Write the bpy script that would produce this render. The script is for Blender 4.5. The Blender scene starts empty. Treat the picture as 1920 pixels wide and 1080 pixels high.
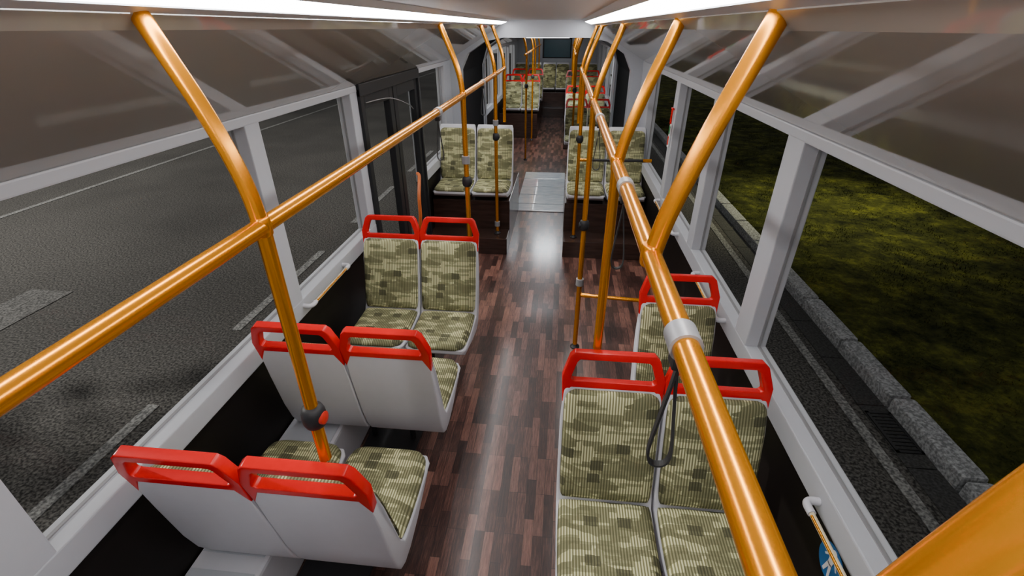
import bpy, bmesh, math, random
from mathutils import Vector, Matrix
random.seed(7)
D=bpy.data; C=bpy.context
COL=C.scene.collection

# ------------------------------------------------------------------ materials
def new_mat(name):
    m=D.materials.new(name); m.use_nodes=True
    nt=m.node_tree; b=nt.nodes['Principled BSDF']
    return m,nt,b
def mat(name,col,rough=0.5,metal=0.0,var=0.06,scale=25,bump=0.0,spec=0.5,coat=0.0,stretch=None,crough=.05,bdist=.01,detail=4):
    m,nt,b=new_mat(name)
    tc=nt.nodes.new('ShaderNodeTexCoord'); n=nt.nodes.new('ShaderNodeTexNoise')
    n.inputs['Scale'].default_value=scale; n.inputs['Detail'].default_value=detail
    if stretch:
        mp=nt.nodes.new('ShaderNodeMapping'); mp.inputs['Scale'].default_value=stretch
        nt.links.new(tc.outputs['Object'],mp.inputs[0]); nt.links.new(mp.outputs[0],n.inputs['Vector'])
    else: nt.links.new(tc.outputs['Object'],n.inputs['Vector'])
    mx=nt.nodes.new('ShaderNodeMix'); mx.data_type='RGBA'
    mx.inputs[6].default_value=(*[c*(1-var) for c in col],1)
    mx.inputs[7].default_value=(*[min(1,c*(1+var)) for c in col],1)
    nt.links.new(n.outputs['Fac'],mx.inputs[0]); nt.links.new(mx.outputs[2],b.inputs['Base Color'])
    b.inputs['Roughness'].default_value=rough; b.inputs['Metallic'].default_value=metal
    b.inputs['Specular IOR Level'].default_value=spec; b.inputs['Coat Weight'].default_value=coat
    b.inputs['Coat Roughness'].default_value=crough
    if bump>0:
        bp=nt.nodes.new('ShaderNodeBump'); bp.inputs['Strength'].default_value=bump
        bp.inputs['Distance'].default_value=bdist
        nt.links.new(n.outputs['Fac'],bp.inputs['Height']); nt.links.new(bp.outputs['Normal'],b.inputs['Normal'])
        if coat>0: nt.links.new(bp.outputs['Normal'],b.inputs['Coat Normal'])
    return m
def math_n(nt,op,a,b=None,c=None):
    n=nt.nodes.new('ShaderNodeMath'); n.operation=op
    for i,v in enumerate((a,b,c)):
        if v is None: continue
        if isinstance(v,(int,float)): n.inputs[i].default_value=v
        else: nt.links.new(v,n.inputs[i])
    return n.outputs[0]
def mixc(nt,f,a,b,mode='MIX'):
    n=nt.nodes.new('ShaderNodeMix'); n.data_type='RGBA'; n.blend_type=mode
    for i,v in ((0,f),(6,a),(7,b)):
        if isinstance(v,(int,float)): n.inputs[i].default_value=v
        elif isinstance(v,tuple): n.inputs[i].default_value=(*v,1)
        else: nt.links.new(v,n.inputs[i])
    return n.outputs[2]
def mapping(nt,src,scale,loc=(0,0,0),rot=(0,0,0)):
    n=nt.nodes.new('ShaderNodeMapping'); n.inputs['Scale'].default_value=scale
    n.inputs['Location'].default_value=loc; n.inputs['Rotation'].default_value=rot
    nt.links.new(src,n.inputs['Vector']); return n.outputs[0]

def fabric():
    m,nt,b=new_mat('seat_fabric')
    uv0=nt.nodes.new('ShaderNodeTexCoord').outputs['UV']
    nz=nt.nodes.new('ShaderNodeTexNoise'); nz.inputs['Scale'].default_value=30; nz.inputs['Detail'].default_value=2
    nt.links.new(uv0,nz.inputs['Vector'])
    dm=nt.nodes.new('ShaderNodeVectorMath'); dm.operation='MULTIPLY_ADD'
    nt.links.new(nz.outputs['Color'],dm.inputs[0]); dm.inputs[1].default_value=(.012,.010,0); nt.links.new(uv0,dm.inputs[2])
    uv=dm.outputs[0]
    def vor(sc,loc,th,rnd=1.0):
        v=nt.nodes.new('ShaderNodeTexVoronoi'); v.voronoi_dimensions='2D'; v.distance='CHEBYCHEV'
        v.inputs['Scale'].default_value=1.0; v.inputs['Randomness'].default_value=rnd
        nt.links.new(mapping(nt,uv,sc,loc),v.inputs['Vector'])
        s=nt.nodes.new('ShaderNodeSeparateColor'); nt.links.new(v.outputs['Color'],s.inputs[0])
        return math_n(nt,'GREATER_THAN',s.outputs[0],th),v.outputs['Distance'],s.outputs[1]
    def cells(bw,rh,off,loc,th):
        n=nt.nodes.new('ShaderNodeTexBrick'); n.offset=off; n.offset_frequency=2; n.inputs['Scale'].default_value=1
        n.inputs['Brick Width'].default_value=bw; n.inputs['Row Height'].default_value=rh; n.inputs['Mortar Size'].default_value=0
        n.inputs['Color1'].default_value=(0,0,0,1); n.inputs['Color2'].default_value=(1,1,1,1)
        nt.links.new(mapping(nt,uv,(1,1,1),loc),n.inputs['Vector'])
        s=nt.nodes.new('ShaderNodeSeparateColor'); nt.links.new(n.outputs['Color'],s.inputs[0])
        return math_n(nt,'GREATER_THAN',s.outputs[0],th)
    a,_,a2=vor((11,26,1),(0,0,0),.58); e,ed,_=vor((9,11,1),(7.7,2.2,0),.55)
    c=cells(.070,.024,.41,(.013,.004,0),.72); f=cells(.090,.012,.3,(.05,.003,0),.80)
    mid=math_n(nt,'MULTIPLY',a,math_n(nt,'MULTIPLY_ADD',a2,.4,.60))
    sep=nt.nodes.new('ShaderNodeSeparateXYZ'); nt.links.new(uv0,sep.inputs[0])
    blob=math_n(nt,'MULTIPLY',math_n(nt,'LESS_THAN',ed,.23),e)
    st=math_n(nt,'SINE',math_n(nt,'MULTIPLY',sep.outputs[0],2*math.pi/0.0105))
    st=math_n(nt,'MULTIPLY_ADD',st,1.6,.5)
    cl=nt.nodes.new('ShaderNodeClamp'); nt.links.new(st,cl.inputs[0]); st=cl.outputs[0]
    cream=mixc(nt,st,(.19,.185,.09),(.66,.65,.37))
    olive=mixc(nt,st,(.105,.105,.052),(.205,.20,.11))
    dark=mixc(nt,st,(.06,.06,.033),(.10,.098,.055))
    k=mixc(nt,mid,cream,olive)
    k=mixc(nt,math_n(nt,'MULTIPLY',c,.8),k,olive); k=mixc(nt,math_n(nt,'MULTIPLY',f,.65),k,olive)
    k=mixc(nt,math_n(nt,'MULTIPLY',blob,.9),k,dark)
    nt.links.new(k,b.inputs['Base Color']); b.inputs['Roughness'].default_value=.9
    b.inputs['Specular IOR Level'].default_value=.2
    bp=nt.nodes.new('ShaderNodeBump'); bp.inputs['Strength'].default_value=.3; bp.inputs['Distance'].default_value=.002
    nt.links.new(st,bp.inputs['Height']); nt.links.new(bp.outputs['Normal'],b.inputs['Normal'])
    return m
def wood():
    m,nt,b=new_mat('plank_vinyl')
    o=nt.nodes.new('ShaderNodeTexCoord').outputs['Object']
    v=mapping(nt,o,(1,1,1),(0,0,0),(0,0,math.pi/2))
    br=nt.nodes.new('ShaderNodeTexBrick'); br.offset=.37; br.offset_frequency=3; br.inputs['Scale'].default_value=1
    br.inputs['Brick Width'].default_value=.24; br.inputs['Row Height'].default_value=.048
    br.inputs['Mortar Size'].default_value=.0010; br.inputs['Color1'].default_value=(0,0,0,1)
    br.inputs['Color2'].default_value=(1,1,1,1); br.inputs['Mortar'].default_value=(.0,.0,.0,1)
    nt.links.new(v,br.inputs['Vector'])
    gr=nt.nodes.new('ShaderNodeTexNoise'); gr.inputs['Scale'].default_value=6; gr.inputs['Detail'].default_value=8; gr.inputs['Roughness'].default_value=.75
    nt.links.new(mapping(nt,o,(22,1.5,1)),gr.inputs['Vector'])
    sp=nt.nodes.new('ShaderNodeSeparateColor'); nt.links.new(br.outputs['Color'],sp.inputs[0])
    f=math_n(nt,'MULTIPLY_ADD',gr.outputs['Fac'],1.7,-.68); f=math_n(nt,'MULTIPLY_ADD',sp.outputs[0],.64,f)
    r=nt.nodes.new('ShaderNodeValToRGB'); nt.links.new(f,r.inputs[0])
    e=r.color_ramp.elements; e[0].position=0.05; e[0].color=(.013,.0055,.0045,1); e[1].position=.98; e[1].color=(.28,.128,.095,1)
    q=e.new(.45); q.color=(.066,.027,.021,1)
    nt.links.new(mixc(nt,br.outputs['Fac'],r.outputs[0],(.007,.0035,.003)),b.inputs['Base Color'])
    b.inputs['Roughness'].default_value=.40; b.inputs['Coat Weight'].default_value=.6; b.inputs['Coat Roughness'].default_value=.17
    return m
def plate():
    m,nt,b=new_mat('tread_plate')
    o=nt.nodes.new('ShaderNodeTexCoord').outputs['Object']
    n=nt.nodes.new('ShaderNodeTexNoise'); n.inputs['Scale'].default_value=6; n.inputs['Detail'].default_value=6
    nt.links.new(mapping(nt,o,(1,3,1)),n.inputs['Vector'])
    r=nt.nodes.new('ShaderNodeValToRGB'); nt.links.new(n.outputs['Fac'],r.inputs[0])
    r.color_ramp.elements[0].position=.3; r.color_ramp.elements[1].position=.7
    r.color_ramp.elements[0].color=(.62,.72,.80,1); r.color_ramp.elements[1].color=(.92,.97,1,1)
    nt.links.new(r.outputs[0],b.inputs['Base Color'])
    b.inputs['Roughness'].default_value=.2; b.inputs['Coat Weight'].default_value=1
    return m
def asphalt(name,lo,hi,low=.55):
    m,nt,b=new_mat(name)
    o=nt.nodes.new('ShaderNodeTexCoord').outputs['Object']
    n=nt.nodes.new('ShaderNodeTexNoise'); n.inputs['Scale'].default_value=52; n.inputs['Detail'].default_value=3
    nt.links.new(o,n.inputs['Vector'])
    n2=nt.nodes.new('ShaderNodeTexNoise'); n2.inputs['Scale'].default_value=.35; n2.inputs['Detail'].default_value=4
    nt.links.new(o,n2.inputs['Vector'])
    r=nt.nodes.new('ShaderNodeValToRGB'); nt.links.new(n.outputs['Fac'],r.inputs[0])
    r.color_ramp.elements[0].position=.38; r.color_ramp.elements[1].position=.66
    r.color_ramp.elements[0].color=(*lo,1); r.color_ramp.elements[1].color=(*hi,1)
    r2=nt.nodes.new('ShaderNodeValToRGB'); nt.links.new(n2.outputs['Fac'],r2.inputs[0])
    r2.color_ramp.elements[0].position=.36; r2.color_ramp.elements[1].position=.62
    r2.color_ramp.elements[0].color=(low,low,low,1); r2.color_ramp.elements[1].color=(1,1,1,1)
    nt.links.new(mixc(nt,1.0,r.outputs[0],r2.outputs[0],'MULTIPLY'),b.inputs['Base Color'])
    b.inputs['Roughness'].default_value=.85
    bp=nt.nodes.new('ShaderNodeBump'); bp.inputs['Strength'].default_value=.6; bp.inputs['Distance'].default_value=.008
    nt.links.new(n.outputs['Fac'],bp.inputs['Height']); nt.links.new(bp.outputs['Normal'],b.inputs['Normal'])
    return m
def grassmat():
    m,nt,b=new_mat('grass_turf')
    o=nt.nodes.new('ShaderNodeTexCoord').outputs['Object']
    n=nt.nodes.new('ShaderNodeTexNoise'); n.inputs['Scale'].default_value=2.6; n.inputs['Detail'].default_value=12; n.inputs['Roughness'].default_value=.82
    nt.links.new(o,n.inputs['Vector'])
    r=nt.nodes.new('ShaderNodeValToRGB'); nt.links.new(n.outputs['Fac'],r.inputs[0])
    e=r.color_ramp.elements; e[0].position=.39; e[0].color=(.008,.010,.003,1); e[1].position=.66; e[1].color=(.13,.133,.018,1)
    q=e.new(.52); q.color=(.040,.044,.009,1)
    nt.links.new(r.outputs[0],b.inputs['Base Color']); b.inputs['Roughness'].default_value=1
    b.inputs['Specular IOR Level'].default_value=.1
    return m
def glass():
    m=D.materials.new('window_glass'); m.use_nodes=True; nt=m.node_tree; nt.nodes.clear()
    o=nt.nodes.new('ShaderNodeOutputMaterial'); t=nt.nodes.new('ShaderNodeBsdfTransparent'); g=nt.nodes.new('ShaderNodeBsdfGlossy')
    t.inputs[0].default_value=(.96,.96,.95,1); g.inputs['Roughness'].default_value=.03
    mx=nt.nodes.new('ShaderNodeMixShader'); mx.inputs[0].default_value=.005
    nt.links.new(t.outputs[0],mx.inputs[1]); nt.links.new(g.outputs[0],mx.inputs[2])
    nt.links.new(mx.outputs[0],o.inputs[0]); return m
def emis(name,col,s):
    m=D.materials.new(name); m.use_nodes=True; nt=m.node_tree; b=nt.nodes['Principled BSDF']
    b.inputs['Base Color'].default_value=(*col,1)
    b.inputs['Emission Color'].default_value=(*col,1); b.inputs['Emission Strength'].default_value=s; return m

M_FAB=fabric(); M_WOOD=wood(); M_PLATE=plate(); M_GLASS=glass()
M_SHELL=mat('seat_shell_plastic',(.57,.57,.61),.4,var=.03)
M_RED=mat('red_plastic',(.66,.003,.005),.25,var=.04)
M_ORANGE=mat('orange_powdercoat',(.78,.29,.007),.24,metal=.74,var=.03,scale=3)
M_DKOR=mat('orange_red_grip',(.55,.13,.03),.4)
M_WHITE=mat('white_trim',(.46,.475,.51),.4,var=.03)
M_WALLW=mat('grey_wall_panel',(.42,.44,.48),.45,var=.03)
M_CEIL=mat('ceiling_panel',(.52,.54,.58),.4,var=.02)
M_COVE=mat('gloss_cove_panel',(.27,.245,.215),.45,var=.05,scale=.9,coat=1.0,crough=.045,detail=1)
M_DARK=mat('dark_brown_panel',(.007,.005,.004),.55,var=.2,spec=.22)
M_PLINTH=mat('dark_walnut_plinth',(.036,.019,.0145),.25,var=.75,scale=5,stretch=(1,1,8))
M_DOOR=mat('dark_door_frame',(.016,.017,.019),.5,spec=.3)
M_BLACK=mat('black_rubber',(.015,.015,.017),.55,bump=.1)
M_STRAP=mat('black_webbing',(.025,.025,.025),.7)
M_GREY=mat('grey_clamp',(.28,.28,.29),.4,metal=.2)
M_STEEL=mat('grey_steel',(.35,.35,.36),.3,metal=.8)
M_CREAM=mat('cream_grip',(.72,.62,.42),.4)
M_BTNRED=mat('red_button',(.60,.025,.012),.35)
M_BLUE=mat('blue_sign',(.01,.13,.38),.4)
M_SIGNW=mat('sign_white',(.8,.8,.8),.5,var=.01)
M_GREEN=mat('sign_green',(.02,.30,.10),.5)
M_ASPH=asphalt('road_asphalt',(.019,.0175,.016),(.175,.166,.152))
M_PAINT=asphalt('road_paint',(.12,.12,.12),(.42,.42,.40),.75)
M_WORN=asphalt('worn_road_paint',(.055,.055,.053),(.24,.235,.225),.8)
M_CURB=asphalt('curb_concrete',(.15,.155,.16),(.42,.43,.44),.8)
M_GUT=asphalt('gutter_paving',(.035,.035,.035),(.09,.09,.088))
M_GRASS=grassmat()
M_BARK=mat('tree_bark',(.06,.045,.03),.9,var=.4,scale=12,bump=.6)
M_LEAF=mat('tree_leaves',(.04,.07,.015),.7,var=.5,scale=4)
M_LED=emis('led_diffuser',(1,.98,.97),29.0)
M_GLOWB=emis('added_glow_bright',(.90,.95,1),36.0)  # glow of the added rear section panel
M_LEDR=emis('led_diffuser_dim',(1,.98,.96),3.5)
M_GLOWM=emis('added_glow_mid',(.92,.96,1),14.0)  # glow of the added articulation panel
M_REARGL=mat('tinted_rear_glass',(.05,.12,.15),.15)

# ------------------------------------------------------------------ mesh helpers
def link(ob,parent=None):
    COL.objects.link(ob)
    if parent: ob.parent=parent
    return ob
def mk(name,verts,faces,m,parent=None,smooth=False,bev=0,seg=2,uvs=None):
    me=D.meshes.new(name); me.from_pydata([tuple(v) for v in verts],[],faces); me.update()
    if uvs is not None:
        l=me.uv_layers.new(name='UVMap')
        for lp in me.loops: l.data[lp.index].uv=uvs[lp.vertex_index]
    bm=bmesh.new(); bm.from_mesh(me); bmesh.ops.recalc_face_normals(bm,faces=bm.faces)
    if bev>0:
        es=[e for e in bm.edges if len(e.link_faces)==2 and e.calc_face_angle(0)>.5]
        bmesh.ops.bevel(bm,geom=es,offset=bev,segments=seg,affect='EDGES',profile=.6,clamp_overlap=True)
    bm.to_mesh(me); bm.free()
    if smooth:
        for p in me.polygons: p.use_smooth=True
        try: me.set_sharp_from_angle(angle=math.radians(50))
        except Exception: pass
    me.materials.append(m)
    return link(D.objects.new(name,me),parent)
def boxdata(x,y,z):
    v=[(a,b,c) for a in x for b in y for c in z]
    f=[(0,1,3,2),(4,6,7,5),(0,4,5,1),(2,3,7,6),(0,2,6,4),(1,5,7,3)]
    return v,f
def box(name,x,y,z,m,parent=None,bev=0.0,smooth=False):
    v,f=boxdata(x,y,z); return mk(name,v,f,m,parent,smooth,bev)
def boxes(name,lst,m,parent=None,bev=0.0):
    V=[];F=[]
    for x,y,z in lst:
        v,f=boxdata(x,y,z); o=len(V); V+=v; F+=[tuple(i+o for i in q) for q in f]
    return mk(name,V,F,m,parent,False,bev)
def smoothpath(P,n=6):
    P=[Vector(p) for p in P]; out=[]
    for i in range(len(P)-1):
        p0=P[max(i-1,0)];p1=P[i];p2=P[i+1];p3=P[min(i+2,len(P)-1)]
        for k in range(n):
            t=k/n
            out.append(.5*((2*p1)+(-p0+p2)*t+(2*p0-5*p1+4*p2-p3)*t*t+(-p0+3*p1-3*p2+p3)*t**3))
    out.append(P[-1]); return out
def tubedata(P,r,seg=16,closed=False,rx=None):
    P=[Vector(p) for p in P]; n=len(P); V=[];F=[]
    up=None
    for i in range(n):
        if closed: t=(P[(i+1)%n]-P[i-1]).normalized()
        else: t=(P[min(i+1,n-1)]-P[max(i-1,0)]).normalized()
        if up is None:
            a=Vector((0,0,1)) if abs(t.z)<.9 else Vector((0,1,0))
            up=(a-t*a.dot(t)).normalized()
        else: up=(up-t*up.dot(t)).normalized()
        s=t.cross(up)
        ri=r[i] if isinstance(r,list) else r
        for k in range(seg):
            an=2*math.pi*k/seg
            V.append(P[i]+up*math.cos(an)*ri+s*math.sin(an)*(rx or ri))
    m=n if closed else n-1
    for i in range(m):
        for k in range(seg):
            j=(i+1)%n; F.append((i*seg+k,i*seg+(k+1)%seg,j*seg+(k+1)%seg,j*seg+k))
    if not closed:
        F.append(tuple(range(seg))); F.append(tuple((n-1)*seg+k for k in range(seg)))
    return V,F
def tube(name,P,r,m,parent=None,seg=16,closed=False,rx=None):
    V,F=tubedata(P,r,seg,closed,rx); return mk(name,V,F,m,parent,True)
def lathedata(prof,c,axis='Z',seg=24):
    V=[];F=[]
    for (r,h) in prof:
        for k in range(seg):
            a=2*math.pi*k/seg; p=(r*math.cos(a),r*math.sin(a),h)
            if axis=='X': p=(p[2],p[0],p[1])
            if axis=='Y': p=(p[0],p[2],p[1])
            V.append((p[0]+c[0],p[1]+c[1],p[2]+c[2]))
    for i in range(len(prof)-1):
        for k in range(seg): F.append((i*seg+k,i*seg+(k+1)%seg,(i+1)*seg+(k+1)%seg,(i+1)*seg+k))
    F.append(tuple(range(seg))); F.append(tuple((len(prof)-1)*seg+k for k in range(seg)))
    return V,F
def lathe(name,prof,c,m,parent=None,axis='Z',seg=24):
    V,F=lathedata(prof,c,axis,seg); return mk(name,V,F,m,parent,True)
def info(o,label,cat,group=None):
    o['label']=label; o['category']=cat
    if group: o['group']=group
    return o
def struct(o,label,cat='structure'):
    o['kind']='structure'; o['label']=label; o['category']=cat; return o
def empty(name,loc,rot=0):
    e=D.objects.new(name,None); e.empty_display_size=.05; e.location=loc; e.rotation_euler=(0,0,rot)
    COL.objects.link(e); return e

# ------------------------------------------------------------------ dimensions
XW=1.175; ZS=.88; ZT=1.82; Y0=-1.5; YP=6.2; YQ=8.2; YE=15.3

# floor
struct(mk('floor',*boxdata((-1.25,1.25),(Y0,YE+.1),(-.06,0)),M_WOOD),'dark brown wood-look plank vinyl bus floor','floor')
# turntable floor plates
tp=empty('turntable_plate',(0,7.1,0)); info(tp,'silvery metal articulation floor plate with cross seams','floor plate')
yy=6.15
for i,w in enumerate((.28,.42,.42,.42,.42)):
    o=box('plate_segment',(-.34,.33),(yy-7.1+.012,yy+w-7.1-.018),(0.0,.012),M_PLATE,tp,bev=.003); yy+=w
box('threshold_strip',(-.34,.33),(-.98,-.95),(0,.014),M_STEEL,tp)

# ------------------------------------------------------------------ walls
tn=[0]; wn=[0]
def trim(x,y,z,m,label,bev=.006):
    tn[0]+=1
    return struct(box('trim_%d'%tn[0],x,y,z,m,bev=bev),label,'trim')
def sx(s,a,b): return (s*a,s*b) if s>0 else (s*b,s*a)
def build_wall(s,side,y0,y1,wins,doors=(),zs=ZS):
    # wins/doors = list of (y0,y1)
    lst=[];cuts=sorted(doors)
    segs=[];a=y0
    for d in cuts: segs.append((a,d[0])); a=d[1]
    segs.append((a,y1))
    for a,b in segs: lst.append((sx(s,XW,1.25),(a,b),(0,.79)))
    struct(boxes('wall_'+side,lst,M_DARK),'dark brown lower side wall panel of the bus','wall')
    # sill
    for a,b in segs: trim(sx(s,1.15,1.25),(a,b),(.78,zs),M_WHITE,'light grey window sill beam along the side wall')
    trim(sx(s,1.15,1.25),(y0,y1),(ZT,ZT+.042),M_WHITE,'light grey header beam above the side windows')
    # pillars
    ops=sorted(list(wins)+list(doors)); a=y0
    for o in ops:
        if o[0]-a>.01: trim(sx(s,1.152,1.248),(a,o[0]),(zs-.01,ZT+.01),M_WHITE,'light grey upright window pillar')
        a=o[1]
    if y1-a>.01: trim(sx(s,1.152,1.248),(a,y1),(zs-.01,ZT+.01),M_WHITE,'light grey upright wall panel beside the window')
    for w in wins:
        wn[0]+=1
        e=empty('window_%d'%wn[0],(s*1.215,(w[0]+w[1])/2,(zs+ZT)/2)); struct(e,'large clear side window with slim dark seal','window')
        hy=(w[1]-w[0])/2; hz=(ZT-zs)/2
        mk('glass',[(0,-hy,-hz),(0,hy,-hz),(0,hy,hz),(0,-hy,hz)],[(0,1,2,3)],M_GLASS,e)
        t=.005
        boxes('window_seal',[((-.006,.006),(-hy,hy),(-hz,-hz+t)),((-.006,.006),(-hy,hy),(hz-t,hz)),((-.006,.006),(-hy,-hy+t),(-hz,hz)),((-.006,.006),(hy-t,hy),(-hz,hz))],M_GREY,e)
build_wall(-1,'left',Y0,YP,[(.68,2.02),(2.13,3.17),(4.82,5.85)],[(3.30,4.72)])
build_wall(1,'right',Y0,YP,[(-.1,1.92),(2.07,3.03),(3.16,4.13),(4.26,5.5)])
build_wall(-1,'left_trailer',YQ,YE,[(8.6,9.9),(10.05,11.4),(11.55,12.9),(13.05,14.4)])
build_wall(1,'right_trailer',YQ,YE,[(8.6,9.9),(10.05,11.4),(11.55,12.9),(13.05,14.4)])

# door on left
e=empty('door_1',(-1.18,4.01,0)); struct(e,'dark framed two-leaf bus door with tall glass panes','door')
hy=.70
for s0 in (-1,1):
    a,b=(-hy,-.01) if s0<0 else (.01,hy)
    fw=.085
    boxes('door_leaf',[((-.025,.03),(a,a+fw),(.02,1.82)),((-.025,.03),(b-fw,b),(.02,1.82)),((-.025,.03),(a+fw,b-fw),(.02,.16)),((-.025,.03),(a+fw,b-fw),(1.70,1.82))],M_DOOR,e,bev=.004)
    mk('door_glass',[(0,a+fw,.16),(0,b-fw,.16),(0,b-fw,1.70),(0,a+fw,1.70)],[(0,1,2,3)],M_GLASS,e)
boxes('door_surround',[((-.04,.05),(-.73,-.69),(0,1.84)),((-.04,.05),(.69,.73),(0,1.84)),((-.04,.052),(-.73,.73),(1.79,1.87))],M_DOOR,e,bev=.004)
tube('door_handle',smoothpath([(.02,.48,.94),(.06,.40,.94),(.09,.28,.90),(.10,.20,.78),(.10,.18,.60),(.07,.20,.46),(.02,.22,.42)]),.016,M_DKOR,e)
tube('door_arm',smoothpath([(.04,-.62,1.74),(.07,-.2,1.72),(.10,.15,1.63),(.05,.45,1.55)]),.004,M_STEEL,e,seg=8)

# coves, ceiling
def prism(name,prof,y0,y1,m,label,cat='trim'):
    n=len(prof); V=[(p[0],y0,p[1]) for p in prof]+[(p[0],y1,p[1]) for p in prof]
    F=[(i,(i+1)%n,n+(i+1)%n,n+i) for i in range(n)]+[tuple(range(n)),tuple(range(2*n-1,n-1,-1))]
    return struct(mk(name,V,F,m,smooth=False),label,cat)
def cove(s,y0,y1):
    tn[0]+=1
    pr=[(.545,2.222),(.575,2.196),(1.158,1.860),(1.25,1.860),(1.25,2.42),(.545,2.42)]
    prism('trim_%d'%tn[0],[(s*a,b) for a,b in pr],y0,y1,M_COVE,'glossy grey sloping panel between window and ceiling light')
for s in (-1,1):
    for a,b in ((Y0,2.86),(2.863,4.9),(4.903,YP)): cove(s,a,b)
    for a,b in ((YQ,11.5),(11.503,YE)): cove(s,a,b)
struct(box('ceiling',(-.40,.40),(Y0,YP),(2.28,2.42),M_CEIL),'pale grey smooth bus ceiling panel','ceiling')
struct(box('ceiling_trailer',(-.40,.40),(YQ,YE),(2.28,2.42),M_CEIL),'pale grey ceiling panel of the rear section','ceiling')
for s in (-1,1):
    for a,b in ((Y0+.05,YP-.12),(YQ+.1,YE-.1)):
        ls=empty('ceiling_light',(s*.475,(a+b)/2,2.25)); info(ls,'long white glowing ceiling light strip','light strip','ceiling light strips')
        h=(b-a)/2
        V=[];
        pr=[(-.034,.009),(.032,-.014),(.034,-.006),(-.032,.015)]
        pr=[(s*p[0],p[1]) for p in pr]
        V=[(p[0],-h,p[1]) for p in pr]+[(p[0],h,p[1]) for p in pr]
        mk('diffuser',V,[(0,1,5,4),(1,2,6,5),(2,3,7,6),(3,0,4,7),(0,1,2,3),(4,5,6,7)],M_LED if a<5 else M_LEDR,ls)
        pr=[(-.075,.03),(-.036,.010),(-.032,.02),(.034,-.004),(.034,-.017),(.07,-.026),(.07,.17),(-.075,.17)]
        pr=[(s*p[0],p[1]) for p in pr]; n=len(pr)
        V=[(p[0],-h-.03,p[1]) for p in pr]+[(p[0],h+.03,p[1]) for p in pr]
        mk('light_housing',V,[(i,(i+1)%n,n+(i+1)%n,n+i) for i in range(n)]+[tuple(range(n)),tuple(range(n,2*n))],M_CEIL,ls)

# portals + bellows
def portal(name,y0,y1,label):
    xi=1.02
    inner=[(-xi,.0),(-xi,1.75),(-.93,1.93),(-.72,2.06),(-.5,2.10),(.5,2.10),(.72,2.06),(.93,1.93),(xi,1.75),(xi,0)]
    omap=[(-1.25,0),(-1.25,1.75),(-1.25,2.0),(-1.25,2.42),(-.5,2.42),(.5,2.42),(1.25,2.42),(1.25,2.0),(1.25,1.75),(1.25,0)]
    V=[];F=[];n=len(inner)
    for y in (y0,y1):
        V+=[(p[0],y,p[1]) for p in inner]; V+=[(p[0],y,p[1]) for p in omap]
    for i in range(n-1):
        F.append((i,i+1,n+i+1,n+i)); F.append((2*n+i,2*n+i+1,3*n+i+1,3*n+i))
        F.append((i,i+1,2*n+i+1,2*n+i)); F.append((n+i,n+i+1,3*n+i+1,3*n+i))
    F.append((0,n,3*n,2*n)); F.append((n-1,2*n-1,4*n-1,3*n-1))
    return struct(mk(name,V,F,M_WALLW),label,'wall')
portal('wall_portal',YP,YP+.14,'pale grey rounded portal frame before the bellows')
portal('wall_portal_trailer',YQ-.14,YQ,'pale grey rounded portal frame behind the bellows')
V=[];F=[]
base=[(-1.05,.0),(-1.05,.9),(-1.05,1.7),(-.97,1.95),(-.74,2.09),(-.4,2.13),(0,2.13),(.4,2.13),(.74,2.09),(.97,1.95),(1.05,1.7),(1.05,.9),(1.05,0)]
N=29; ln=len(base)
for i in range(N):
    y=YP+.145+(YQ-YP-.29)*i/(N-1); k=1.0 if i%2==0 else 1.07
    for p in base: V.append((p[0]*k,y,p[1]*(1+(k-1)*.6)))
for i in range(N-1):
    for j in range(ln-1): F.append((i*ln+j,i*ln+j+1,(i+1)*ln+j+1,(i+1)*ln+j))
b=mk('articulation_bellows',V,F,M_BLACK); info(b,'black pleated rubber bellows joining the bus sections','bellows')
lp=empty('added_glow_panel',(0,7.0,2.11)); info(lp,'short added light panel brightening the articulation floor','added light panel')  # added light source, brightens the floor in the articulation
box('glow_panel_body',(-.30,.30),(-.08,.08),(-.02,.015),M_CEIL,lp,bev=.004); box('glow_panel_face',(-.28,.28),(-.06,.06),(-.024,-.018),M_GLOWM,lp)
lp=empty('added_glow_panel',(0,9.9,2.26)); info(lp,'added light panel in rear section for aisle floor sheen','added light panel')  # added above the portal line, out of view, for a sheen on the aisle floor
box('glow_panel_body',(-.30,.30),(-.45,.45),(-.005,.018),M_CEIL,lp,bev=.004); box('glow_panel_face',(-.24,.24),(-.42,.42),(-.010,-.006),M_GLOWB,lp)
# end walls
struct(box('wall_front',(-1.25,1.25),(Y0-.1,Y0),(-.06,2.42),M_WALLW),'pale grey end wall of the bus','wall')
struct(boxes('wall_back',[((-1.25,-.42),(YE,YE+.1),(0,2.42)),((.42,1.25),(YE,YE+.1),(0,2.42)),((-.42,.42),(YE,YE+.1),(0,1.42)),((-.42,.42),(YE,YE+.1),(1.95,2.42))],M_WALLW),'pale grey rear wall with window opening','wall')
wn[0]+=1
e=empty('window_%d'%wn[0],(0,YE+.04,1.68)); struct(e,'small blue tinted rear window','window')
box('glass',(-.42,.42),(-.004,.004),(-.27,.27),M_REARGL,e)
boxes('window_seal',[((-.42,.42),(-.03,0),(-.27,-.23)),((-.42,.42),(-.03,0),(.23,.27)),((-.42,-.38),(-.03,0),(-.27,.27)),((.38,.42),(-.03,0),(-.27,.27))],M_BLACK,e)

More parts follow.
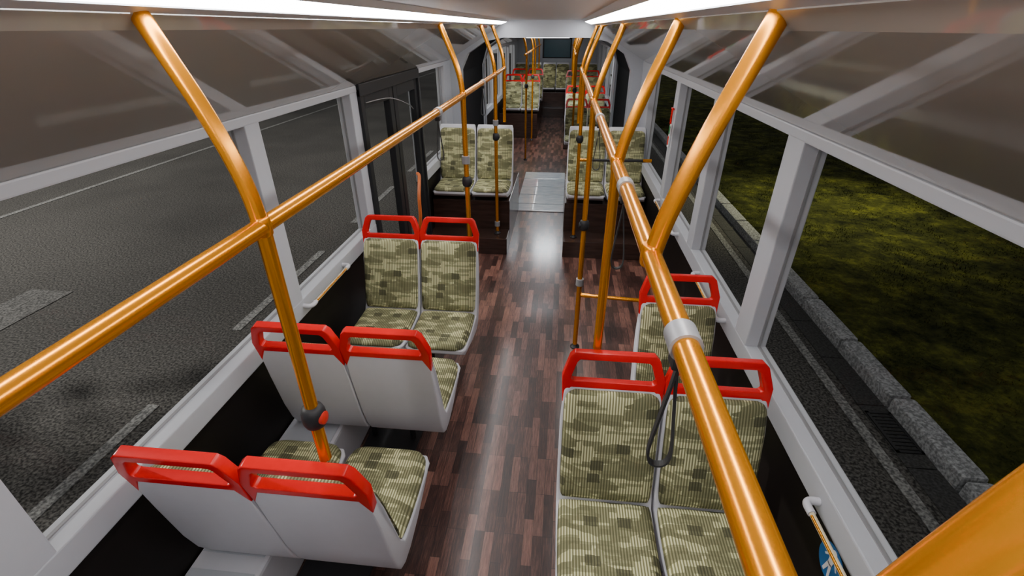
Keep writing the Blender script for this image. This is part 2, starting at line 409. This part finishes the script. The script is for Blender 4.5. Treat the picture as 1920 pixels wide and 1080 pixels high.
# ------------------------------------------------------------------ seat prototypes (mesh data)
def proto(ob):
    me=ob.data; D.objects.remove(ob); return me
def shellmesh(extra=0.0,tz=.945):
    P=[(-.415,.445,.165),(-.417,.415,.165),(-.37,.380,.176),(-.16,.345,.182),(-.04,.330,.184),(.03,.338,.184),(.072,.365,.185),(.102,.43,.186),(.130,.54,.187),(.165,.75+extra*.6,.188),(.190,tz-.04+extra,.185),(.193,tz-.008+extra,.172),(.165,tz+extra,.172),(.145,tz-.04+extra,.185),(.112,.80+extra*.6,.187),(.035,.50,.186),(.0,.44,.186),(-.2,.425,.183),(-.38,.435,.176)]
    n=len(P); V=[(-p[2],p[0],p[1]) for p in P]+[(p[2],p[0],p[1]) for p in P]
    F=[(i,(i+1)%n,n+(i+1)%n,n+i) for i in range(n)]+[tuple(range(n)),tuple(range(2*n-1,n-1,-1))]
    return proto(mk('seat_shell',V,F,M_SHELL,smooth=True,bev=.009,seg=3))
def pillow(name,rows,th,nrm,v0=0.0,nx=14,sub=4):
    rows=smoothpath(rows,sub); n=len(rows); V=[];UV=[];F=[]
    s=0;L=[0]
    for i in range(1,n): s+=Vector((rows[i].x-rows[i-1].x,rows[i].y-rows[i-1].y)).length; L.append(s)
    for layer in (1,0):
        for i,r in enumerate(rows):
            i0=max(i-1,0);i1=min(i+1,n-1)
            t=Vector((rows[i1].x-rows[i0].x,rows[i1].y-rows[i0].y)).normalized()
            nn=Vector((t.y,-t.x)); 
            if nn.dot(Vector(nrm))<0: nn=-nn
            vv=2*L[i]/s-1
            for j in range(nx+1):
                u=-math.cos(math.pi*j/nx)
                u=.5*u+.5*(2*j/nx-1)
                h=th*(max(0,1-abs(u)**7)*max(0,1-abs(vv)**12))**.5*layer
                if not layer: h=-.002
                V.append((u*r.z,r.x+nn.x*h,r.y+nn.y*h)); UV.append((u*r.z+.5,L[i]+v0))
    W=nx+1
    for i in range(n-1):
        for j in range(nx): F.append((i*W+j,i*W+j+1,(i+1)*W+j+1,(i+1)*W+j)); o=n*W; F.append((o+i*W+j,o+(i+1)*W+j,o+(i+1)*W+j+1,o+i*W+j+1))
    o=n*W
    for i in range(n-1):
        for j in (0,nx): F.append((i*W+j,(i+1)*W+j,o+(i+1)*W+j,o+i*W+j))
    for j in range(nx):
        for i in (0,n-1): F.append((i*W+j,i*W+j+1,o+i*W+j+1,o+i*W+j))
    return proto(mk(name,V,F,M_FAB,smooth=True,uvs=UV))
def handlemesh():
    O=[(-.184,-.090),(-.190,.030),(-.163,.120),(-.146,.138),(.146,.138),(.163,.120),(.190,.030),(.184,-.090),(.154,-.018),(-.154,-.018)]
    I=[(-.156,.020),(-.154,.034),(-.135,.095),(-.125,.106),(.125,.106),(.135,.095),(.154,.034),(.156,.020),(.147,.012),(-.147,.012)]
    n=len(O);V=[];F=[]
    for d in (-.015,.024):
        for S in (O,I):
            for u,v in S: V.append((u,.176+.19*v+d*.98,.948+.98*v-.19*d))
    for i in range(n):
        j=(i+1)%n
        F+=[(i,j,n+j,n+i),(2*n+i,2*n+j,3*n+j,3*n+i),(i,j,2*n+j,2*n+i),(n+i,n+j,3*n+j,3*n+i)]
    return proto(mk('grab_handle',V,F,M_RED,smooth=True,bev=.007,seg=3))
def legmesh():
    V,F=tubedata([(-.12,-.2,.38),(-.12,-.2,.02)],.018,10); V2,F2=tubedata([(.12,-.2,.38),(.12,-.2,.02)],.018,10)
    V3,F3=boxdata((-.16,.16),(-.25,.03),(0,.02)); V4,F4=boxdata((-.30,.30),(-.22,-.18),(.345,.375))
    A=[];B=[]
    for v,f in ((V,F),(V2,F2),(V3,F3),(V4,F4)):
        o=len(A);A+=[tuple(q) for q in v];B+=[tuple(i+o for i in q) for q in f]
    return proto(mk('seat_leg',A,B,M_BLACK))
def backrows(ex=0,t=0): return [(.004,.472,.164),(.012,.495,.173),(.03,.56,.177),(.066,.68+ex*.4,.178),(.10,.80+ex*.6,.178),(.128,.885+ex+t,.176),(.139,.922+ex+t,.164),(.144,.937+ex+t,.138)]
ME={}
ME['shell']=shellmesh(); ME['shellT']=shellmesh(.08,.972)
ME['back']=pillow('backrest_cushion',backrows(),.026,(-1,.2))
ME['backT']=pillow('backrest_cushion',backrows(.06,.018),.026,(-1,.2))
ME['cush']=pillow('seat_cushion',[(.0,.452,.172),(-.03,.449,.177),(-.15,.442,.180),(-.30,.444,.178),(-.375,.448,.168),(-.405,.448,.15),(-.415,.44,.125)],.034,(0,1),v0=1.37)
ME['handle']=handlemesh(); ME['leg']=legmesh()
def seat(name,x,y,z,facing,offs,label,group,handle=True,tall=False,leg=True,sxs=1.07,cat='bus seat'):
    e=empty(name,(x,y,z),0 if facing<0 else math.pi); info(e,label,cat,group)
    for o in offs:
        for nm,k in (('seat_shell','shellT' if tall else 'shell'),('backrest_cushion','backT' if tall else 'back'),('seat_cushion','cush'))+((('grab_handle','handle'),) if handle else ()):
            ob=D.objects.new(nm,ME[k]); ob.location=(o,0,0); ob.scale=(sxs,1,1); link(ob,e)
            if nm=='grab_handle': ob['label']='bright red plastic grab handle'
    if leg:
        ob=D.objects.new('seat_leg',ME['leg']); link(ob,e)
        if len(offs)==1: ob.scale=(.5,1,1)
    return e
P2=(-.203,.203)
XS=.692
lab='olive fabric double bus seat with red handles '
seat('double_bus_seat',-XS-.005,1.085,0,1,P2,lab+'beside the window duct','passenger seats')
seat('double_bus_seat',-XS-.002,1.80,-.01,1,P2,lab+'behind another pair','passenger seats')
seat('double_bus_seat',-XS,2.73,0,-1,P2,lab+'facing a pair','passenger seats')
seat('double_bus_seat',XS,1.32,0,-1,P2,lab+'beside kerbside window','passenger seats')
seat('single_bus_seat',XS+.20,2.03,0,-1,(0,),'single bus seat with olive fabric and red handle beside window','passenger seats')
W2=(-.215,.215)
lab2='raised double bus seat in olive fabric with pale shell'
seat('double_bus_seat',-.728,5.33,.19,-1,W2,lab2,'podium seats',False,True,False,1.13)
seat('double_bus_seat',.745,5.33,.19,-1,W2,lab2,'podium seats',False,True,False,1.13)
lab3='double bus seat with olive fabric and red handles in rear'
seat('double_bus_seat',-.70,11.4,.2,-1,P2,lab3,'rear section seats',leg=False)
seat('double_bus_seat',XS,8.95,0,-1,P2,lab3,'rear section seats')
seat('double_bus_seat',XS,10.35,.08,-1,P2,lab3,'rear section seats',leg=False)
seat('double_bus_seat',XS,12.4,.22,-1,P2,lab3,'rear section seats',leg=False)
seat('double_bus_seat',-.70,13.1,.2,-1,P2,lab3,'rear section seats',leg=False)
for x in (-.80,0,.80):
    seat('double_bus_seat',x,14.75,.28,-1,(-.19,.19),'rear bench seat pair in olive fabric against back wall','rear bench seats',False,True,False,1.0)

# podiums
def podium(s,x0):
    e=empty('seat_podium',(s*.75,5.5,0)); info(e,'dark wood-look podium with low step under raised seats','podium','seat podiums')
    x=sx(s,x0,XW-.005); x=(x[0]-s*.75,x[1]-s*.75)
    box('podium_body',x,(-.50,.69),(0,.515),M_PLINTH,e,bev=.006)
    box('podium_step',x,(-.80,-.50),(0,.185),M_PLINTH,e,bev=.006)
podium(-1,.30); podium(1,.31)
def rearbox(x0,x1,y0,y1,z):
    info(box('seat_plinth',(x0,x1),(y0,y1),(0,z),M_PLINTH,bev=.005),'dark brown plinth under rear section seats','plinth','rear plinths')
rearbox(-1.17,-.32,11.0,13.4,.525); rearbox(.29,1.17,9.95,10.6,.405); rearbox(.29,1.17,11.9,12.8,.545); rearbox(-1.17,1.17,14.3,15.28,.605)
rearbox(-.315,.285,13.9,14.295,.25)
# heater duct
du=empty('heater_duct',(-1.02,1.2,0)); info(du,'light grey box duct along the floor under window','duct')
box('duct_body',(-.15,.15),(-2.6,1.98),(0,.30),M_SHELL,du,bev=.015)
for k in range(4): box('duct_lid',(-.14,.13),(-2.2+k*1.02,-1.25+k*1.02),(.298,.304),M_WALLW,du,bev=.002)

# ------------------------------------------------------------------ rails and poles
XR=.422; ZR=1.811; R=.0185
def rail(s,y0,y1):
    e=empty('handrail',(s*XR,(y0+y1)/2,ZR)); info(e,'long orange overhead handrail tube along the aisle','handrail','overhead handrails')
    h=(y1-y0)/2
    tube('rail_tube',[(0,-h,0),(0,0,0),(0,h,0)],R*1.04,M_ORANGE,e,seg=32)
    for q in (-h,h): lathe('end_cap',[(.001,-.012),(.016,-.01),(.0205,0),(.016,.01),(.001,.012)],(0,q,0),M_ORANGE,e,'Y')
for s in (-1,1): rail(s,-1.3,5.66); rail(s,8.6,14.0)
def pole(s,y,zb,btn=None,clamps=(),zt=2.215,red=False,r=R*.96,label=None):
    e=empty('handrail_pole',(s*XR,y,zb)); info(e,label or 'orange tubular grab pole curving outward up to the ceiling','grab pole','orange grab poles')
    up=[(.132,2.235),(.096,2.15),(.060,2.065),(.029,1.975),(.008,1.885),(.0,1.79)] if s<0 else [(.140,2.235),(.108,2.15),(.075,2.065),(.044,1.975),(.017,1.885),(.0,1.80)]
    pts=smoothpath([(s*a,0,b-zb) for a,b in up],6)
    if zb<1.75: pts+= [Vector((0,0,1.4-zb+.0)) if zb<1.3 else Vector((0,0,1.78-zb)),Vector((0,0,0))]
    tube('pole_tube',pts,r,M_ORANGE,e,seg=28)
    lathe('joint_collar',[(.0185,-.022),(.0205,-.018),(.0212,0),(.0205,.018),(.0185,.022)],(0,0,ZR-zb),M_ORANGE,e)
    if zb<.3: lathe('base_flange',[(.001,0),(.036,0),(.036,.008),(.024,.014),(.0185,.03)],(0,0,0),M_BLACK,e)
    if btn:
        h=lathe('stop_button_housing',[(.018,-.038),(.028,-.031),(.033,-.016),(.034,0),(.033,.016),(.028,.031),(.018,.038)],(0,0,btn-zb),M_BLACK,e)
        lathe('stop_button',[(.001,-.004),(.019,-.004),(.019,.008),(.014,.011),(.001,.012)] if s<0 else [(.001,.004),(.019,.004),(.019,-.008),(.014,-.011),(.001,-.012)],(-s*.027,-.004,btn-zb),M_BTNRED if red else M_BLACK,h,'X')
    for c in clamps: lathe('pole_clamp',[(.019,-.028),(.028,-.026),(.028,.026),(.019,.028)],(0,0,c-zb),M_GREY,e)
    return e
# front section left
pole(-1,-.55,.0); 
pole(-1,.925,1.07,1.24,(),red=True,label='orange grab pole with round red stop button above seat handle')
pole(-1,3.27,0,1.235,(1.39,),label='orange grab pole with black stop button behind seats')
pole(-1,4.86,.187,1.235,(1.37,.30),label='orange grab pole standing on podium step')
pole(-1,5.63,1.25)
# right
pole(1,.168,ZR-.01,r=.0190); pole(1,.86,ZR-.01)
pole(1,1.57,1.07,None)
pole(1,3.05,0,1.02,(.58,),label='orange grab pole with black stop button standing on floor')
pole(1,4.83,.187,1.235,(),label='orange grab pole standing on podium step')
pole(1,5.63,1.25); 
for s,y,zb in ((-1,8.98,0),(-1,10.8,.0),(-1,11.66,1.25),(-1,13.36,1.25),(1,8.42,0),(1,9.21,1.09),(1,10.61,1.17),(1,12.66,1.30),(1,11.5,0)):
    pole(s,y,zb,1.3 if zb<.5 else None)
# horizontal guard bars
def bar(name,p0,p1,m1,m2,label,frac=.12):
    p0=Vector(p0);p1=Vector(p1); e=empty(name,p0); info(e,label,'guard rail')
    d=p1-p0
    tube('bar_tube',[d*frac,d*.5,d*(1-frac)],.014,m2,e); tube('bar_end',[(0,0,0),d*frac*.5,d*frac],.017,m1,e); tube('bar_end',[d*(1-frac),d*(1-frac*.5),d],.017,m1,e)
bar('guard_bar',(XR+.015,4.83,1.03),(1.15,4.86,1.03),M_ORANGE,M_BLACK,'black horizontal guard bar with orange ends before raised seats')
bar('guard_bar',(XR+.015,3.05,.47),(1.0,3.0,.47),M_ORANGE,M_ORANGE,'orange horizontal guard bar near the floor')
# straps
def strap(s,y,ang=-.05):
    e=empty('hanging_strap',(s*XR,y,ZR)); info(e,'black hanging strap loop with grey rail clamp','hanging strap','hanging straps')
    lathe('strap_clamp',[(.020,-.021),(.0238,-.021),(.0238,.021),(.020,.021)],(0,0,0),M_GREY,e,'Y')
    box('strap_holder',(-.013,.013),(-.016,.016),(-.045,-.02),M_BLACK,e,bev=.005)
    ca,sa=math.cos(ang),math.sin(ang)
    prof=[(0,-.045),(.004,-.09),(.011,-.15),(.018,-.218),(.014,-.246),(0,-.254),(-.014,-.246),(-.018,-.218),(-.011,-.15),(-.004,-.09)]
    P=[(a*ca,a*sa,b) for a,b in prof]; P2_=smoothpath(P+[P[0]],4)[:-1]
    V,F=[],[]
    w=.006; nrm=Vector((-sa,ca,0))
    n=len(P2_)
    for i,p in enumerate(P2_):
        t=(P2_[(i+1)%n]-P2_[i-1]).normalized(); k=t.cross(nrm)*.0018
        for q in (p+nrm*w+k,p+nrm*w-k,p-nrm*w-k,p-nrm*w+k): V.append(q)
    for i in range(n):
        j=(i+1)%n
        for k in range(4): F.append((i*4+k,i*4+(k+1)%4,j*4+(k+1)%4,j*4+k))
    mk('strap_loop',V,F,M_STRAP,e)
for s,y in ((1,.57),(1,1.31),(1,2.45),(-1,2.57),(-1,4.1),(-1,-.4),(1,9.8),(-1,9.8)): strap(s,y)
# wall grab grips
def grip(s,y0,y1,z=.84):
    e=empty('wall_grab_rail',(s*1.15,(y0+y1)/2,z)); info(e,'short cream grab rail with grey end mounts on sill','grab rail','sill grab rails')
    h=(y1-y0)/2
    tube('grip_tube',[(-s*.045,-h+.03,0),(-s*.045,0,0),(-s*.045,h-.03,0)],.009,M_CREAM,e)
    tube('grip_stripe',[(-s*.051,-h+.06,.004),(-s*.051,0,.004),(-s*.051,h-.06,.004)],.0045,M_ORANGE,e)
    for q in (-1,1): tube('end_mount',smoothpath([(0,q*h,0),(-s*.03,q*h,0),(-s*.045,q*(h-.015),0),(-s*.045,q*(h-.05),0)],4),.0135,M_SHELL,e)
grip(-1,2.12,2.64); grip(1,.62,1.12,.82); grip(1,3.4,4.2); grip(1,2.2,2.75)

# stickers / safety items
def disc(name,c,r,s):
    e=empty(name,c); info(e,'round blue sticker with white walking person symbol','sticker')
    lathe('sticker_disc',[(.001,-s*.0),(r,0),(r,-s*.0015),(.001,-s*.0015)],(0,0,0),M_BLUE,e,'X',40)
    x=-s*.0028
    lathe('figure_head',[(.001,0),(r*.18,0),(r*.18,-s*.001),(.001,-s*.001)],(x+s*.001,r*.0,r*.70),M_SIGNW,e,'X',20)
    def ln(a,b,w,w2=None):
        w2=w2 or w
        a=Vector(a)*r;b=Vector(b)*r;d=(b-a).normalized();n=Vector((-d.y,d.x))*r
        q=[a+n*w,b+n*w2,b-n*w2,a-n*w]; return [(x,p.x,p.y) for p in q]
    V=[];F=[]
    for a,b,w,w2 in (((.0,.44),(.0,-.12),.20,.17),((-.07,-.06),(-.22,-.82),.11,.08),((.07,-.06),(.24,-.80),.11,.08),((-.2,.42),(-.52,.02),.06,.055),((.2,.42),(.52,.04),.06,.055)):
        o=len(V);V+=ln(a,b,w,w2);F.append((o,o+1,o+2,o+3))
    mk('figure_body',V,F,M_SIGNW,e)
disc('priority_sticker',(1.1745,1.0,.68),.066,1)
e=empty('emergency_hammer',(1.15,4.2,1.5)); info(e,'red emergency hammer on white and green holder','hammer')
box('hammer_holder',(-.012,0),(-.020,.020),(-.19,-.0),M_SIGNW,e,bev=.003)
box('instruction_sticker',(-.014,-.011),(-.018,.018),(-.08,-.02),M_GREEN,e); box('warning_sticker',(-.014,-.011),(-.018,.018),(-.17,-.10),M_RED,e)
tube('hammer_handle',[(-.012,0,-.0),(-.014,0,.06),(-.012,0,.12)],.008,M_RED,e); tube('hammer_head',[(-.012,-.025,.12),(-.012,0,.12),(-.012,.025,.12)],.008,M_RED,e)

# ------------------------------------------------------------------ exterior
GZ=-.35
rd=empty('road',(0,0,GZ)); info(rd,'dark grey asphalt road with faded white lane lines','road')
box('road_surface',(-9.5,2.43),(-15,60),(-.3,0),M_ASPH,rd)
for i in range(-2,9): box('lane_dash',(-2.835,-2.745),(.60+i*2.87,2.44+i*2.87),(0,.006),M_PAINT,rd)
box('lane_line',(-8.32,-8.22),(-15,60),(0,.006),M_PAINT,rd)
box('edge_line',(2.47,2.55),(-15,60),(0,.006),M_PAINT,rd)
box('road_marking',(-5.55,-5.04),(2.2,4.0),(0,.006),M_WORN,rd)
info(box('shoulder_strip',(2.43,2.62),(-15,60),(GZ-.3,GZ-.002),M_ASPH),'asphalt shoulder beside white edge line','road')
info(box('far_verge',(-40,-9.5),(-15,60),(GZ-.3,GZ-.001),M_GRASS),'flat dark grass strip across the road under tree','grass')
for i in range(-3,40):
    info(box('gutter_slab',(2.62,2.815),(i*.6,i*.6+.592),(GZ-.1,GZ+.004),M_GUT,bev=.004),'grey gutter paving slab against the kerb','paving slab','gutter slabs')
for i in range(-2,32):
    info(box('curb_stone',(2.82,2.985),(i*.75,i*.75+.728),(GZ-.1,GZ+.11),M_CURB,bev=.025),'pale grey concrete kerb stone','kerb stone','kerb stones')
g=empty('storm_drain',(2.72,2.72,GZ)); info(g,'dark slotted metal storm drain grate in gutter','drain grate')
boxes('drain_frame',[((-.09,.09),(-.2,-.18),(0,.012)),((-.09,.09),(.18,.2),(0,.012)),((-.09,-.07),(-.2,.2),(0,.012)),((.07,.09),(-.2,.2),(0,.012))],M_BLACK,g)
boxes('drain_bars',[((-.07,.07),(-.17+i*.035,-.155+i*.035),(0,.011)) for i in range(10)],M_BLACK,g)
# grass
nx,ny=60,120; V=[];F=[]
def gz(x,y): return GZ+.065+.03*math.sin(x*1.3+y*.7)*min(1,(x-2.99)/1.5)
for j in range(ny+1):
    for i in range(nx+1):
        x=2.99+(22)*(i/nx)**1.5; y=-8+40*j/ny
        V.append((x,y,gz(x,y)+(random.uniform(-.012,.018) if i else 0)))
for j in range(ny):
    for i in range(nx): a=j*(nx+1)+i; F.append((a,a+1,a+nx+2,a+nx+1))
nb=80000
for _ in range(nb):
    x=3.01+(random.random()**1.6)*9; y=random.uniform(-1,16); h=random.uniform(.0,.02); a=random.uniform(0,math.pi); w=.0035+.0014*(x-3)
    dx,dy=math.cos(a)*w,math.sin(a)*w; lx,ly=random.uniform(-.03,.03)*(1 if x>3.05 else .3),random.uniform(-.03,.03)
    z=gz(x,y)-.01; o=len(V)
    V+=[(x-dx,y-dy,z),(x+dx,y+dy,z),(x+lx,y+ly,z+h+.02)]; F.append((o,o+1,o+2))
me=D.meshes.new('grass_verge'); me.from_pydata(V,[],F); me.materials.append(M_GRASS)
g=link(D.objects.new('grass_verge',me)); g['kind']='stuff'; info(g,'dark rough yellow-green grass verge beyond the kerb','grass')

# roadside tree (its leafy shadow falls on the road)
te=empty('roadside_tree',(-9.95,1.5,GZ)); info(te,'leafy roadside tree standing beside the road','tree')
tube('trunk',smoothpath([(0,0,0),(.05,.02,1.2),(-.03,.05,2.6),(.08,0,4.2)],5),[.22-.006*i for i in range(16)],M_BARK,te,12)
for k in range(7):
    a=k*.9; z0=2.6+.2*k
    tube('branch',smoothpath([(0,0,z0),(.5*math.cos(a),.5*math.sin(a),z0+.5),(1.1*math.cos(a+.2),1.1*math.sin(a+.2),z0+.9)],4),[.07-.006*i for i in range(9)],M_BARK,te,8)
V=[];F=[]
cl=[(Vector((random.uniform(-1.1,1.1),random.uniform(-1.2,1.1),random.uniform(3.4,6.0))),random.uniform(.5,.85)) for _ in range(24)]
for c,r in cl:
    for _ in range(200):
        p=c+Vector((random.gauss(0,.5),random.gauss(0,.5),random.gauss(0,.45)))*r
        u=Vector((random.uniform(-1,1),random.uniform(-1,1),random.uniform(-1,1))).normalized(); v=u.orthogonal().normalized(); sz=random.uniform(.06,.11); o=len(V)
        V+=[p-u*sz,p+v*sz*.55,p+u*sz,p-v*sz*.55]; F.append((o,o+1,o+2,o+3))
f=mk('foliage',V,F,M_LEAF,te); f['kind']='stuff'

# ------------------------------------------------------------------ lights / world
w=D.worlds.new('World'); C.scene.world=w; w.use_nodes=True
bg=w.node_tree.nodes['Background']; bg.inputs[0].default_value=(.95,.95,.95,1); bg.inputs[1].default_value=.20
def spot(loc,tgt,e,col,size,blend=1,r=.3):
    l=D.lights.new('added_outdoor_spot','SPOT'); l.energy=e; l.color=col; l.spot_size=size; l.spot_blend=blend; l.shadow_soft_size=r
    o=D.objects.new('added_outdoor_spot',l); o.location=loc; o.rotation_euler=(Vector(tgt)-Vector(loc)).to_track_quat('-Z','Y').to_euler(); COL.objects.link(o)
spot((5.5,8.8,5),(4.4,7.5,-.3),1650,(1,.95,.58),math.radians(50))  # spot added to give the verge its yellow lit patch
spot((-14.5,3.2,8.6),(-6.0,5.0,-.35),6200,(1,.965,.91),math.radians(105),.6,.10)  # spot added to lighten the far road and throw the tree's shadow

# ------------------------------------------------------------------ camera
cam=D.cameras.new('Camera'); co=D.objects.new('Camera',cam); COL.objects.link(co)
cam.sensor_width=36; cam.lens=880/1920*36; cam.clip_start=.01
co.location=(.235,0,2.2); co.rotation_euler=(math.radians(90-29.0),0,math.radians(5.79))
C.scene.camera=co
